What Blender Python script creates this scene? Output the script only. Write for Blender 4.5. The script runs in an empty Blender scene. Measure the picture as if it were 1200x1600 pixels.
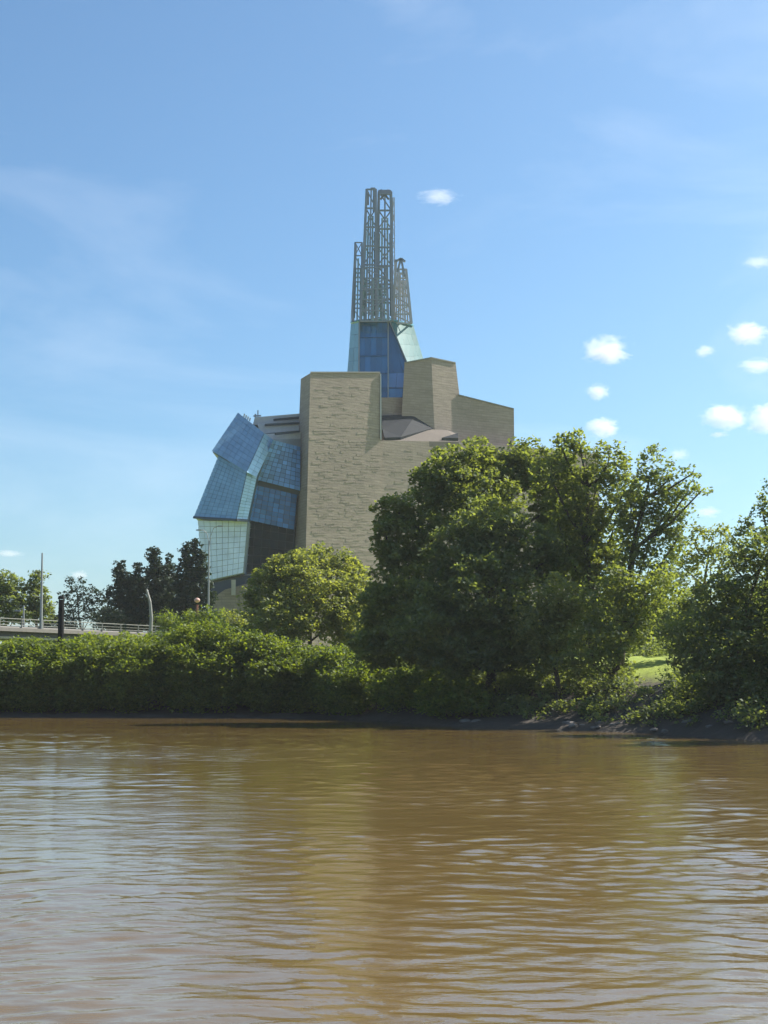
import bpy, math, random
import numpy as np
from mathutils import Vector

S = bpy.context.scene
COL = S.collection
R = math.radians
F = 2250.0                       # focal length in pixels of the 1200 x 1600 photograph
PITCH = math.atan(260 / F)
EYE = 4.0

# ------------------------------------------------------------------ camera
cam_d = bpy.data.cameras.new('camera')
cam = bpy.data.objects.new('camera', cam_d)
COL.objects.link(cam)
cam.location = (0, 0, EYE)
cam.rotation_euler = (math.pi / 2 + PITCH, 0, 0)
cam_d.sensor_fit = 'VERTICAL'
cam_d.sensor_height = 36.0
cam_d.lens = 36.0 * F / 1600
cam_d.clip_start = 0.5
cam_d.clip_end = 30000
S.camera = cam

# ------------------------------------------------------------------ light
SUN_AZ, SUN_EL = R(61), R(41)    # azimuth clockwise from +Y
world = bpy.data.worlds.new('World')
S.world = world
world.use_nodes = True
wn, wl = world.node_tree.nodes, world.node_tree.links
wn.clear()
sky = wn.new('ShaderNodeTexSky')
sky.sky_type = 'NISHITA'
sky.sun_disc = False
sky.sun_elevation = SUN_EL
sky.sun_rotation = SUN_AZ
sky.altitude = 200
sky.air_density = 1.0
sky.dust_density = 1.8
sky.ozone_density = 7.5
wtc = wn.new('ShaderNodeTexCoord')
wmap = wn.new('ShaderNodeMapping')
wmap.inputs['Scale'].default_value = (1.3, 1.3, 5.0)
wmap.inputs['Location'].default_value = (0.0, 0.0, 0.0)
wno = wn.new('ShaderNodeTexNoise')
wno.inputs['Scale'].default_value = 2.2
wno.inputs['Detail'].default_value = 7
wno.inputs['Roughness'].default_value = 0.55
wno.inputs['Distortion'].default_value = 0.6
wr = wn.new('ShaderNodeMapRange')
wr.inputs['From Min'].default_value = 0.45
wr.inputs['From Max'].default_value = 0.85
wr.inputs['To Min'].default_value = 0.01
wr.inputs['To Max'].default_value = 0.25
wmx = wn.new('ShaderNodeMixRGB')
wmx.inputs['Color2'].default_value = (8.0, 8.4, 9.0, 1)
wbg = wn.new('ShaderNodeBackground')
wbg.inputs['Strength'].default_value = 0.074
wout = wn.new('ShaderNodeOutputWorld')
wl.new(wtc.outputs['Generated'], wmap.inputs['Vector'])
wl.new(wmap.outputs[0], wno.inputs['Vector'])
wl.new(wno.outputs['Fac'], wr.inputs['Value'])
wl.new(wr.outputs[0], wmx.inputs['Fac'])
wtint = wn.new('ShaderNodeVectorMath'); wtint.operation = 'MULTIPLY'
wtint.inputs[1].default_value = (0.89, 1.055, 1.0)      # white balance of the clear sky
wl.new(sky.outputs[0], wtint.inputs[0])
wl.new(wtint.outputs[0], wmx.inputs['Color1'])
wl.new(wmx.outputs[0], wbg.inputs['Color'])
wl.new(wbg.outputs[0], wout.inputs['Surface'])

sun_d = bpy.data.lights.new('sun', 'SUN')
sun_d.energy = 4.8
sun_d.angle = R(0.53)
sun_d.color = (1.0, 0.93, 0.82)
sun = bpy.data.objects.new('sun', sun_d)
COL.objects.link(sun)
sv = Vector((math.sin(SUN_AZ) * math.cos(SUN_EL), math.cos(SUN_AZ) * math.cos(SUN_EL), math.sin(SUN_EL)))
sun.rotation_euler = sv.to_track_quat('Z', 'Y').to_euler()

S.view_settings.view_transform = 'Standard'
S.view_settings.look = 'None'
S.view_settings.exposure = 1.18
S.view_settings.gamma = 1.0
S.view_settings.use_curve_mapping = False
S.cycles.volume_bounces = 8
S.cycles.max_bounces = 8
S.cycles.volume_max_steps = 128

# ------------------------------------------------------------------ helpers
def P(px, py, Y):
    """world point at distance Y seen at photo pixel (px, py)"""
    u, v = (px - 600) / F, (800 - py) / F
    c, s = math.cos(PITCH), math.sin(PITCH)
    t = Y / (c - v * s)
    return Vector((u * t, Y, EYE + t * (s + v * c)))

def mpp(Y):
    return Y / F

def mesh_obj(name, verts, faces, mat, parent=None, smooth=False):
    me = bpy.data.meshes.new(name)
    me.from_pydata([tuple(v) for v in verts], [], faces)
    if mat: me.materials.append(mat)
    if smooth:
        me.polygons.foreach_set('use_smooth', [True] * len(me.polygons))
    me.update()
    o = bpy.data.objects.new(name, me)
    COL.objects.link(o)
    if parent is not None:
        o.parent = parent
    return o

def quads_obj(name, V, mat, parent=None):
    """V: (n,4,3) array, one quad each"""
    n = len(V)
    me = bpy.data.meshes.new(name)
    me.vertices.add(4 * n); me.loops.add(4 * n); me.polygons.add(n)
    me.vertices.foreach_set('co', np.ascontiguousarray(V, dtype=np.float32).ravel())
    me.loops.foreach_set('vertex_index', np.arange(4 * n, dtype=np.int32))
    me.polygons.foreach_set('loop_start', np.arange(0, 4 * n, 4, dtype=np.int32))
    me.polygons.foreach_set('loop_total', np.full(n, 4, dtype=np.int32))
    me.materials.append(mat)
    me.update(calc_edges=True)
    o = bpy.data.objects.new(name, me)
    COL.objects.link(o)
    if parent is not None: o.parent = parent
    return o

def empty(name, loc=(0, 0, 0)):
    o = bpy.data.objects.new(name, None)
    COL.objects.link(o)
    o.location = loc
    o.empty_display_size = 0.5
    return o

def tag(o, label=None, cat=None, group=None, kind=None):
    if label: o['label'] = label
    if cat: o['category'] = cat
    if group: o['group'] = group
    if kind: o['kind'] = kind
    return o

def settle(root):
    """children were built in world coordinates: keep them there under a root that stands at its base"""
    off = Vector(root.location)
    for ch in list(root.children):
        if ch.type == 'MESH':
            ch.location = Vector(ch.location) - off

def set_origin(o, at):
    at = Vector(at)
    n = len(o.data.vertices)
    co = np.empty(3 * n, dtype=np.float32)
    o.data.vertices.foreach_get('co', co)
    co = co.reshape(-1, 3) - np.array(at, dtype=np.float32)
    o.data.vertices.foreach_set('co', co.ravel())
    o.data.update()
    o.location = at

def loft(bot, top):
    """closed solid between two rings"""
    n = len(bot)
    V = list(bot) + list(top)
    Fc = [tuple(range(n))[::-1], tuple(range(n, 2 * n))]
    for i in range(n):
        j = (i + 1) % n
        Fc.append((i, j, n + j, n + i))
    return V, Fc

def join_vf(parts):
    V, Fc = [], []
    for v, f in parts:
        b = len(V)
        V += list(v)
        Fc += [tuple(i + b for i in q) for q in f]
    return V, Fc

def box(c, s, rz=0.0):
    cx, cy, cz = c; a, b, h = s[0] / 2, s[1] / 2, s[2] / 2
    co, si = math.cos(rz), math.sin(rz)
    V = []
    for z in (-h, h):
        for x, y in ((-a, -b), (a, -b), (a, b), (-a, b)):
            V.append((cx + x * co - y * si, cy + x * si + y * co, cz + z))
    return V, [(3, 2, 1, 0), (4, 5, 6, 7), (0, 1, 5, 4), (1, 2, 6, 5), (2, 3, 7, 6), (3, 0, 4, 7)]

def tube(pts, rad, n=8):
    pts = [Vector(p) for p in pts]
    if not hasattr(rad, '__len__'): rad = [rad] * len(pts)
    V, Fc = [], []
    for i, p in enumerate(pts):
        d = (pts[min(i + 1, len(pts) - 1)] - pts[max(i - 1, 0)]).normalized()
        a = d.cross(Vector((0.3, 1, 0.1)) if abs(d.y) < 0.9 else Vector((1, 0, 0))).normalized()
        b = d.cross(a)
        for k in range(n):
            t = 2 * math.pi * k / n
            V.append(p + (a * math.cos(t) + b * math.sin(t)) * rad[i])
    for i in range(len(pts) - 1):
        for k in range(n):
            q = (k + 1) % n
            Fc.append((i * n + k, i * n + q, (i + 1) * n + q, (i + 1) * n + k))
    Fc.append(tuple(range(n))[::-1])
    Fc.append(tuple(range((len(pts) - 1) * n, len(pts) * n)))
    return V, Fc

def bar(a, b, w, d=None):
    """square bar between two points"""
    a, b = Vector(a), Vector(b)
    d = d or w
    ax = (b - a).normalized()
    s = ax.cross(Vector((0, 1, 0)))
    s = s.normalized() if s.length > 1e-3 else Vector((1, 0, 0))
    t = ax.cross(s)
    V = []
    for p in (a, b):
        for i, j in ((-1, -1), (1, -1), (1, 1), (-1, 1)):
            V.append(p + s * (i * w / 2) + t * (j * d / 2))
    return V, [(3, 2, 1, 0), (4, 5, 6, 7), (0, 1, 5, 4), (1, 2, 6, 5), (2, 3, 7, 6), (3, 0, 4, 7)]

# ------------------------------------------------------------------ materials
def new_mat(name):
    m = bpy.data.materials.new(name)
    m.use_nodes = True
    nt = m.node_tree
    b = nt.nodes['Principled BSDF']
    return m, nt, b

def N(nt, t, **kw):
    n = nt.nodes.new(t)
    for k, v in kw.items():
        n.inputs[k].default_value = v
    return n

def plain(name, col, rough=0.7, metal=0.0, var=0.12, scale=1.5):
    m, nt, b = new_mat(name)
    tc = N(nt, 'ShaderNodeTexCoord')
    no = N(nt, 'ShaderNodeTexNoise', Scale=scale, Detail=5.0)
    mx = N(nt, 'ShaderNodeMixRGB')
    mx.inputs['Color1'].default_value = tuple(c * (1 - var) for c in col) + (1,)
    mx.inputs['Color2'].default_value = tuple(min(1, c * (1 + var)) for c in col) + (1,)
    nt.links.new(tc.outputs['Object'], no.inputs['Vector'])
    nt.links.new(no.outputs['Fac'], mx.inputs['Fac'])
    nt.links.new(mx.outputs[0], b.inputs['Base Color'])
    b.inputs['Roughness'].default_value = rough
    b.inputs['Metallic'].default_value = metal
    return m

def stone_mat(name, c1, c2, c3):
    """tan limestone: thin horizontal courses, blocks of uneven tone, weathered streaks"""
    m, nt, b = new_mat(name)
    L = nt.links.new
    geo = N(nt, 'ShaderNodeNewGeometry')
    sep = N(nt, 'ShaderNodeSeparateXYZ')
    L(geo.outputs['Position'], sep.inputs[0])
    ad = N(nt, 'ShaderNodeMath'); ad.operation = 'MULTIPLY_ADD'
    ad.inputs[1].default_value = 0.8
    L(sep.outputs['Y'], ad.inputs[0]); L(sep.outputs['X'], ad.inputs[2])
    cb = N(nt, 'ShaderNodeCombineXYZ')
    L(ad.outputs[0], cb.inputs['X']); L(sep.outputs['Z'], cb.inputs['Y'])
    br = N(nt, 'ShaderNodeTexBrick')
    br.offset = 0.37; br.squash = 1.6; br.squash_frequency = 3
    br.inputs['Scale'].default_value = 1.0
    br.inputs['Brick Width'].default_value = 1.9
    br.inputs['Row Height'].default_value = 0.62
    br.inputs['Mortar Size'].default_value = 0.035
    br.inputs['Mortar Smooth'].default_value = 0.3
    br.inputs['Bias'].default_value = -0.1
    br.inputs['Color1'].default_value = c1 + (1,)
    br.inputs['Color2'].default_value = c2 + (1,)
    br.inputs['Mortar'].default_value = c3 + (1,)
    L(cb.outputs[0], br.inputs['Vector'])
    mp = N(nt, 'ShaderNodeMapping'); mp.inputs['Scale'].default_value = (0.35, 0.35, 2.4)
    L(geo.outputs['Position'], mp.inputs['Vector'])
    no = N(nt, 'ShaderNodeTexNoise', Scale=0.9, Detail=8.0, Roughness=0.7)
    L(mp.outputs[0], no.inputs['Vector'])
    no2 = N(nt, 'ShaderNodeTexNoise', Scale=0.06, Detail=4.0)
    L(geo.outputs['Position'], no2.inputs['Vector'])
    r1 = N(nt, 'ShaderNodeMapRange'); r1.inputs['From Min'].default_value = .3; r1.inputs['From Max'].default_value = .7
    r1.inputs['To Min'].default_value = 0.8; r1.inputs['To Max'].default_value = 1.12
    L(no.outputs['Fac'], r1.inputs['Value'])
    r2 = N(nt, 'ShaderNodeMapRange'); r2.inputs['From Min'].default_value = .35; r2.inputs['From Max'].default_value = .65
    r2.inputs['To Min'].default_value = 0.9; r2.inputs['To Max'].default_value = 1.06
    L(no2.outputs['Fac'], r2.inputs['Value'])
    mu = N(nt, 'ShaderNodeMath'); mu.operation = 'MULTIPLY'
    L(r1.outputs[0], mu.inputs[0]); L(r2.outputs[0], mu.inputs[1])
    vm = N(nt, 'ShaderNodeVectorMath'); vm.operation = 'SCALE'
    L(br.outputs['Color'], vm.inputs[0]); L(mu.outputs[0], vm.inputs['Scale'])
    L(vm.outputs[0], b.inputs['Base Color'])
    b.inputs['Roughness'].default_value = 0.9
    bp = N(nt, 'ShaderNodeBump', Strength=0.6, Distance=0.12)
    L(no.outputs['Fac'], bp.inputs['Height'])
    L(bp.outputs[0], b.inputs['Normal'])
    return m

def glass_mat(name, col, rough=0.07, metal=0.5, vary=0.2, streak=0.0):
    """coated facade glass; every pane differs a little (Object Info random)"""
    m, nt, b = new_mat(name)
    L = nt.links.new
    oi = N(nt, 'ShaderNodeObjectInfo')
    r = N(nt, 'ShaderNodeMapRange'); r.inputs['To Min'].default_value = 1 - vary; r.inputs['To Max'].default_value = 1 + vary
    L(oi.outputs['Random'], r.inputs['Value'])
    rgb = N(nt, 'ShaderNodeRGB'); rgb.outputs[0].default_value = col + (1,)
    vm = N(nt, 'ShaderNodeVectorMath'); vm.operation = 'SCALE'
    L(rgb.outputs[0], vm.inputs[0]); L(r.outputs[0], vm.inputs['Scale'])
    geo = N(nt, 'ShaderNodeNewGeometry')
    no = N(nt, 'ShaderNodeTexNoise', Scale=0.35, Detail=3.0)
    L(geo.outputs['Position'], no.inputs['Vector'])
    r2 = N(nt, 'ShaderNodeMapRange'); r2.inputs['To Min'].default_value = 0.75; r2.inputs['To Max'].default_value = 1.25
    L(no.outputs['Fac'], r2.inputs['Value'])
    vm2 = N(nt, 'ShaderNodeVectorMath'); vm2.operation = 'SCALE'
    L(vm.outputs[0], vm2.inputs[0]); L(r2.outputs[0], vm2.inputs['Scale'])
    L(vm2.outputs[0], b.inputs['Base Color'])
    b.inputs['Metallic'].default_value = metal
    b.inputs['Roughness'].default_value = rough
    b.inputs['IOR'].default_value = 1.6
    bp = N(nt, 'ShaderNodeBump', Strength=0.12, Distance=0.2)
    L(no.outputs['Fac'], bp.inputs['Height'])
    L(bp.outputs[0], b.inputs['Normal'])
    return m

def leaf_mat(name, dark, light, trans=0.52, scale=0.35):
    m = bpy.data.materials.new(name); m.use_nodes = True
    nt = m.node_tree; nt.nodes.clear()
    L = nt.links.new
    out = N(nt, 'ShaderNodeOutputMaterial')
    geo = N(nt, 'ShaderNodeNewGeometry')
    no = N(nt, 'ShaderNodeTexNoise', Scale=scale, Detail=4.0, Roughness=0.65)
    L(geo.outputs['Position'], no.inputs['Vector'])
    mr = N(nt, 'ShaderNodeMapRange'); mr.inputs['From Min'].default_value = .35; mr.inputs['From Max'].default_value = .65
    L(no.outputs['Fac'], mr.inputs['Value'])
    ad = N(nt, 'ShaderNodeMath'); ad.operation = 'MULTIPLY_ADD'; ad.inputs[1].default_value = .5
    L(geo.outputs['Random Per Island'], ad.inputs[0])
    ml = N(nt, 'ShaderNodeMath'); ml.operation = 'MULTIPLY'; ml.inputs[1].default_value = .5
    L(mr.outputs[0], ml.inputs[0]); L(ml.outputs[0], ad.inputs[2])
    mx = N(nt, 'ShaderNodeMixRGB')
    mx.inputs['Color1'].default_value = dark + (1,)
    mx.inputs['Color2'].default_value = light + (1,)
    L(ad.outputs[0], mx.inputs['Fac'])
    df = N(nt, 'ShaderNodeBsdfDiffuse')
    L(mx.outputs[0], df.inputs['Color'])
    tr = N(nt, 'ShaderNodeBsdfTranslucent')
    tm = N(nt, 'ShaderNodeVectorMath'); tm.operation = 'MULTIPLY'; tm.inputs[1].default_value = (2.0, 1.9, 0.6)
    L(mx.outputs[0], tm.inputs[0]); L(tm.outputs[0], tr.inputs['Color'])
    ms = N(nt, 'ShaderNodeMixShader'); ms.inputs[0].default_value = trans
    L(df.outputs[0], ms.inputs[1]); L(tr.outputs[0], ms.inputs[2])
    gl = N(nt, 'ShaderNodeBsdfGlossy', Roughness=0.65); gl.inputs['Color'].default_value = (.9, .95, 1, 1)
    ms2 = N(nt, 'ShaderNodeMixShader'); ms2.inputs[0].default_value = 0.025
    L(ms.outputs[0], ms2.inputs[1]); L(gl.outputs[0], ms2.inputs[2])
    L(ms2.outputs[0], out.inputs['Surface'])
    return m

M = {}
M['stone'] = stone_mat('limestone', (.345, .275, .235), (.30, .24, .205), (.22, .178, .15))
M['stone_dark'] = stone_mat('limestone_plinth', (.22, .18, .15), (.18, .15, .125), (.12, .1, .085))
M['coping'] = plain('stone_coping', (.2, .19, .18), .6)
M['roof_shade'] = plain('roof_shadow_panel', (.028, .032, .04), .7)  # near-black colour that paints the rear tower's shadow on the roof
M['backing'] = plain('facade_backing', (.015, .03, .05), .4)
M['wing'] = glass_mat('wing_glass', (.20, .37, .52), .25, .25, .06)
M['strip'] = glass_mat('wing_edge_glass', (.26, .44, .64), .35, .15, .1)
M['pale'] = glass_mat('pale_glass', (.60, .69, .88), .3, .05, .03)
M['blue'] = glass_mat('blue_glass', (.07, .20, .50), .3, .05, .35)
M['deep'] = glass_mat('deep_blue_glass', (.02, .12, .34), .2, .1, .35)
M['black'] = glass_mat('dark_lobby_glass', (.003, .012, .018), .2, .0, .4)
M['tower'] = glass_mat('tower_glass', (.025, .13, .27), .12, .35, .2)
M['teal'] = glass_mat('teal_glass', (.13, .30, .36), .2, .2, .12)
M['mint'] = glass_mat('sunlit_glass', (.045, .14, .15), .6, .0, .07)
M['mint'].node_tree.nodes['Principled BSDF'].inputs['Specular IOR Level'].default_value = .2
M['fin'] = glass_mat('spire_glass', (.26, .36, .36), .25, .2, .5)
M['blue_backing'] = plain('blue_backing', (.05, .09, .13), .4)
M['pale_backing'] = plain('pale_backing', (.32, .38, .42), .4)
M['mullion'] = plain('mullion', (.25, .27, .28), .4, .5)
M['steel'] = plain('steel', (.25, .265, .28), .45, .4)
M['steel_pale'] = plain('steel_pale', (.45, .43, .41), .45, .3)
for k_ in ('roof_shade',): M[k_].node_tree.nodes['Principled BSDF'].inputs['Specular IOR Level'].default_value = .05
M['ramp_dark'] = plain('dark_roof_slope', (.13, .11, .095), .95)  # plain dark matte colour of the roof slope
M['roofmetal'] = plain('roof_metal', (.55, .53, .52), .5, .2)
M['concrete'] = plain('concrete', (.3, .28, .26), .85, 0, .2)
M['conc_dark'] = plain('weathered_concrete', (.14, .13, .125), .9, 0, .25)
M['rail'] = plain('galvanised_rail', (.22, .215, .2), .5, .3)
M['pole'] = plain('lamp_pole', (.24, .25, .26), .5, .3)
M['blackpole'] = plain('dark_post', (.008, .009, .01), .6)
M['blackpole'].node_tree.nodes['Principled BSDF'].inputs['Specular IOR Level'].default_value = .1
M['bark'] = plain('bark', (.07, .055, .042), .95, 0, .4, 4)
M['leaf'] = leaf_mat('leaf_maple', (.085, .11, .05), (.185, .225, .07))
M['leaf_pale'] = leaf_mat('leaf_willow', (.10, .125, .06), (.225, .25, .085))
M['leaf_dark'] = leaf_mat('needle_spruce', (.014, .026, .018), (.035, .055, .03), .15)
M['leaf_mid'] = leaf_mat('leaf_elm', (.08, .105, .06), (.165, .205, .075))
M['thicket'] = leaf_mat('leaf_thicket', (.045, .08, .02), (.17, .21, .03), .5, .5)

M['black'].node_tree.nodes['Principled BSDF'].inputs['Specular IOR Level'].default_value = .03
# ground: grass, mud near the water
m, nt, b = new_mat('ground'); M['ground'] = m
L = nt.links.new
geo = N(nt, 'ShaderNodeNewGeometry'); sep = N(nt, 'ShaderNodeSeparateXYZ')
L(geo.outputs['Position'], sep.inputs[0])
no = N(nt, 'ShaderNodeTexNoise', Scale=.8, Detail=8.0, Roughness=.7); L(geo.outputs['Position'], no.inputs['Vector'])
gr = N(nt, 'ShaderNodeMixRGB'); gr.inputs['Color1'].default_value = (.12, .18, .015, 1); gr.inputs['Color2'].default_value = (.30, .36, .03, 1)
L(no.outputs['Fac'], gr.inputs['Fac'])
mu = N(nt, 'ShaderNodeMixRGB'); mu.inputs['Color1'].default_value = (.028, .022, .018, 1); mu.inputs['Color2'].default_value = (.07, .056, .043, 1)
L(no.outputs['Fac'], mu.inputs['Fac'])
ns = N(nt, 'ShaderNodeMath'); ns.operation = 'MULTIPLY_ADD'; ns.inputs[1].default_value = 1.6
L(no.outputs['Fac'], ns.inputs[0]); L(sep.outputs['Z'], ns.inputs[2])
mr = N(nt, 'ShaderNodeMapRange'); mr.inputs['From Min'].default_value = 4.3; mr.inputs['From Max'].default_value = 5.2
L(ns.outputs[0], mr.inputs['Value'])
mx = N(nt, 'ShaderNodeMixRGB'); L(mr.outputs[0], mx.inputs['Fac']); L(mu.outputs[0], mx.inputs['Color1']); L(gr.outputs[0], mx.inputs['Color2'])
L(mx.outputs[0], b.inputs['Base Color']); b.inputs['Roughness'].default_value = .95
bp = N(nt, 'ShaderNodeBump', Strength=.8, Distance=.4); L(no.outputs['Fac'], bp.inputs['Height']); L(bp.outputs[0], b.inputs['Normal'])

# water: silty brown body under a rippled, reflecting surface
m, nt, b = new_mat('river_water'); M['water'] = m
L = nt.links.new
geo = N(nt, 'ShaderNodeNewGeometry')
def wnoise(sc, scale, det, rough=.5, dist=0.0):
    mp = N(nt, 'ShaderNodeMapping'); mp.inputs['Scale'].default_value = sc
    L(geo.outputs['Position'], mp.inputs['Vector'])
    n = N(nt, 'ShaderNodeTexNoise', Scale=scale, Detail=det, Roughness=rough, Distortion=dist)
    L(mp.outputs[0], n.inputs['Vector'])
    return n.outputs['Fac']
def wmath(op, a, bb):
    n = N(nt, 'ShaderNodeMath'); n.operation = op
    for i, q in enumerate((a, bb)):
        if isinstance(q, (int, float)): n.inputs[i].default_value = q
        else: L(q, n.inputs[i])
    return n.outputs[0]
fine = wnoise((.55, 1.5, 1), 2.4, 4.0, .55, .3)
midw = wnoise((.42, .9, 1), 1.3, 3.0, .5, .4)
tiny = wnoise((1.2, 3.2, 1), 2.6, 3.0, .6, .4)
big = wnoise((.05, .14, 1), 1.0, 3.0, .5, .8)
patch = wnoise((.03, .09, 1), 1.0, 3.0, .55, 1.0)
pr = N(nt, 'ShaderNodeMapRange'); pr.inputs['From Min'].default_value = .4; pr.inputs['From Max'].default_value = .62
pr.inputs['To Min'].default_value = .45; pr.inputs['To Max'].default_value = 1.15
L(patch, pr.inputs['Value'])
h = wmath('ADD', wmath('MULTIPLY', fine, .013), wmath('MULTIPLY', midw, .012))
h = wmath('ADD', h, wmath('MULTIPLY', tiny, .006))
h = wmath('MULTIPLY', h, pr.outputs[0])
h = wmath('ADD', h, wmath('MULTIPLY', big, .06))
bp = N(nt, 'ShaderNodeBump', Strength=1.0, Distance=1.0)
L(h, bp.inputs['Height']); L(bp.outputs[0], b.inputs['Normal'])
cm = N(nt, 'ShaderNodeMixRGB'); cm.inputs['Color1'].default_value = (.12, .079, .027, 1); cm.inputs['Color2'].default_value = (.148, .099, .038, 1)
L(big, cm.inputs['Fac']); L(cm.outputs[0], b.inputs['Base Color'])
b.inputs['Roughness'].default_value = .03
b.inputs['IOR'].default_value = 1.6

# ------------------------------------------------------------------ ground and river
WX = np.array([-3000, -400, -100, -40, -20, -6.7, 0, 5.3, 15, 19, 24.5, 32, 50, 100, 400, 3000.])
WY = np.array([200, 190, 156, 150, 148.5, 146, 136, 123, 112.5, 106, 92.5, 84, 78, 72, 68, 68.])
def bank_y(x):
    return np.interp(x, WX, WY)
SX = np.array([-60, -6, -2.5, 0, 1.2, 4, 16, 28, 45, 70, 130, 400, 4000.])
SZ = np.array([-2.5, -1.5, -.8, 0, .3, .55, 3.3, 4.3, 5.6, 6.6, 7.5, 8, 9.])
def ground_z(x, y):
    s = y - bank_y(x)
    z = np.interp(s, SX, SZ)
    near = np.interp(y, [-3000, 2, 8, 14, 20], [2.6, 2.3, .3, -1, -2.5])
    return np.where(y < 30, near, z)
random.seed(7); rng = np.random.default_rng(7)
xs = np.unique(np.concatenate([-np.geomspace(80, 1500, 20), np.arange(-80, 70, 1.0), np.geomspace(70, 1500, 20)]))
ys = np.unique(np.concatenate([-np.geomspace(20, 300, 8), np.arange(-20, 24, 2.0), np.arange(24, 64, 8.0), np.arange(64, 200, 1.2), np.geomspace(200, 1500, 22)]))
X, Y = np.meshgrid(xs, ys)
Z = ground_z(X, Y)
rough = rng.normal(0, .06, Z.shape) + .18 * np.sin(X * .9 + np.sin(Y * .5) * 2) * np.sin(Y * .7 + X * .2)
Z = Z + rough * np.clip((Z + .2) * .7, 0.1, 1)
nx_, ny_ = len(xs), len(ys)
idx = np.arange(nx_ * ny_).reshape(ny_, nx_)
fq = np.stack([idx[:-1, :-1], idx[:-1, 1:], idx[1:, 1:], idx[1:, :-1]], -1).reshape(-1, 4)
ground = mesh_obj('ground', np.stack([X, Y, Z], -1).reshape(-1, 3), fq.tolist(), M['ground'], smooth=True)
ground['kind'] = 'structure'
gx = np.unique(np.concatenate([-np.geomspace(45, 1500, 14), np.arange(-45, 46, .13), np.geomspace(46, 1500, 14)]))
gy = [-60.0, 0.0, 8.0, 13.0]
while gy[-1] < 160: gy.append(gy[-1] + max(.045, gy[-1] * .0036))
gy = np.array(gy + [175, 220, 320.0])
XX, YY = np.meshgrid(gx, gy)
dyy = np.gradient(gy)[:, None]
wr_ = np.random.default_rng(21)
HH = np.zeros_like(XX)
ptch = .75 + .35 * np.sin(XX * .11 + 1.3 + 1.5 * np.sin(YY * .06)) * np.sin(YY * .13 + .9 * np.sin(XX * .07)) + .25 * np.sin(XX * .31 + YY * .23 + 2 * np.sin(YY * .17))
ptch = np.clip(ptch, .25, 1.3)
NW = 120
XW = XX + 1.6 * np.sin(YY * .21 + 1.1 * np.sin(XX * .13)) + .5 * np.sin(YY * .8 + XX * .3)
YW = YY + .9 * np.sin(XX * .24 + .8 * np.sin(YY * .17)) + .28 * np.sin(XX * .9 + YY * .35)
for i in range(NW):
    lam = .2 * (2.2 / .2) ** wr_.random()
    th_ = wr_.normal(0, .62)
    k_ = 2 * math.pi / lam
    sl = .13 / math.sqrt(NW) * 1.41 * (1.0 if lam < .7 else .5)
    att = np.clip((lam / (3.0 * dyy)) - .5, 0, 1)
    ph = wr_.uniform(0, 6.28)
    w_ = np.sin(k_ * (XW * math.sin(th_) + YW * math.cos(th_)) + ph + .8 * np.sin(XX * .5 / lam + ph * 3) + .6 * np.sin(YY * .33 / lam))
    HH += sl / k_ * att * w_
HH *= ptch * np.clip((45 - np.abs(XX)) / 3, 0, 1) * (YY > 9)
n1_, n2_ = len(gx), len(gy)
idx = np.arange(n1_ * n2_).reshape(n2_, n1_)
fq = np.stack([idx[:-1, :-1], idx[:-1, 1:], idx[1:, 1:], idx[1:, :-1]], -1).reshape(-1, 4).astype(np.int32)
me = bpy.data.meshes.new('river')
me.vertices.add(n1_ * n2_); me.loops.add(fq.size); me.polygons.add(len(fq))
me.vertices.foreach_set('co', np.stack([XX, YY, HH], -1).astype(np.float32).ravel())
me.loops.foreach_set('vertex_index', fq.ravel())
me.polygons.foreach_set('loop_start', np.arange(0, fq.size, 4, dtype=np.int32))
me.polygons.foreach_set('loop_total', np.full(len(fq), 4, dtype=np.int32))
me.polygons.foreach_set('use_smooth', np.ones(len(fq), dtype=bool))
me.materials.append(M['water']); me.update(calc_edges=True)
water = bpy.data.objects.new('river', me); COL.objects.link(water)
water['kind'] = 'structure'
def gz(x, y):
    return float(ground_z(np.array([x]), np.array([y]))[0])

# ------------------------------------------------------------------ museum
museum = empty('museum', (0, 330, 7.0))
tag(museum, 'stone and blue glass museum with a steel and glass spire rising behind the riverbank trees', 'museum')

def mpart(name, vf, mat, parent=None, label=None):
    o = mesh_obj(name, vf[0], vf[1], mat, parent or museum)
    if label: o['label'] = label
    return o

def back(p, d):
    return Vector((p.x, p.y + d, p.z))

def on_plane(px, py, tri):
    """where the sight line through a photo pixel meets the plane of a wall"""
    n = (tri[1] - tri[0]).cross(tri[2] - tri[0])
    o = Vector((0, 0, EYE)); d = P(px, py, 300) - o
    return o + d * ((tri[0] - o).dot(n) / d.dot(n))

def ring_wall(name, bots, tops, depth, mat=None, label=None):
    """bots / tops: photo-derived corners (px,py,Y) of the river side, left to right; closed behind at real depth"""
    b_ = [P(*q) for q in bots]; t_ = [P(*q) for q in tops]
    if len(b_) == 2: b_[1] = on_plane(bots[1][0], bots[1][1], (t_[0], t_[1], b_[0]))
    else: b_[2] = on_plane(bots[2][0], bots[2][1], (t_[1], t_[2], b_[1]))
    b_ += [back(b_[-1], depth), back(b_[0], depth)]
    t_ += [back(t_[-1], depth), back(t_[0], depth)]
    return mpart(name, loft(b_, t_), mat or M['stone'], label=label)

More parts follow.
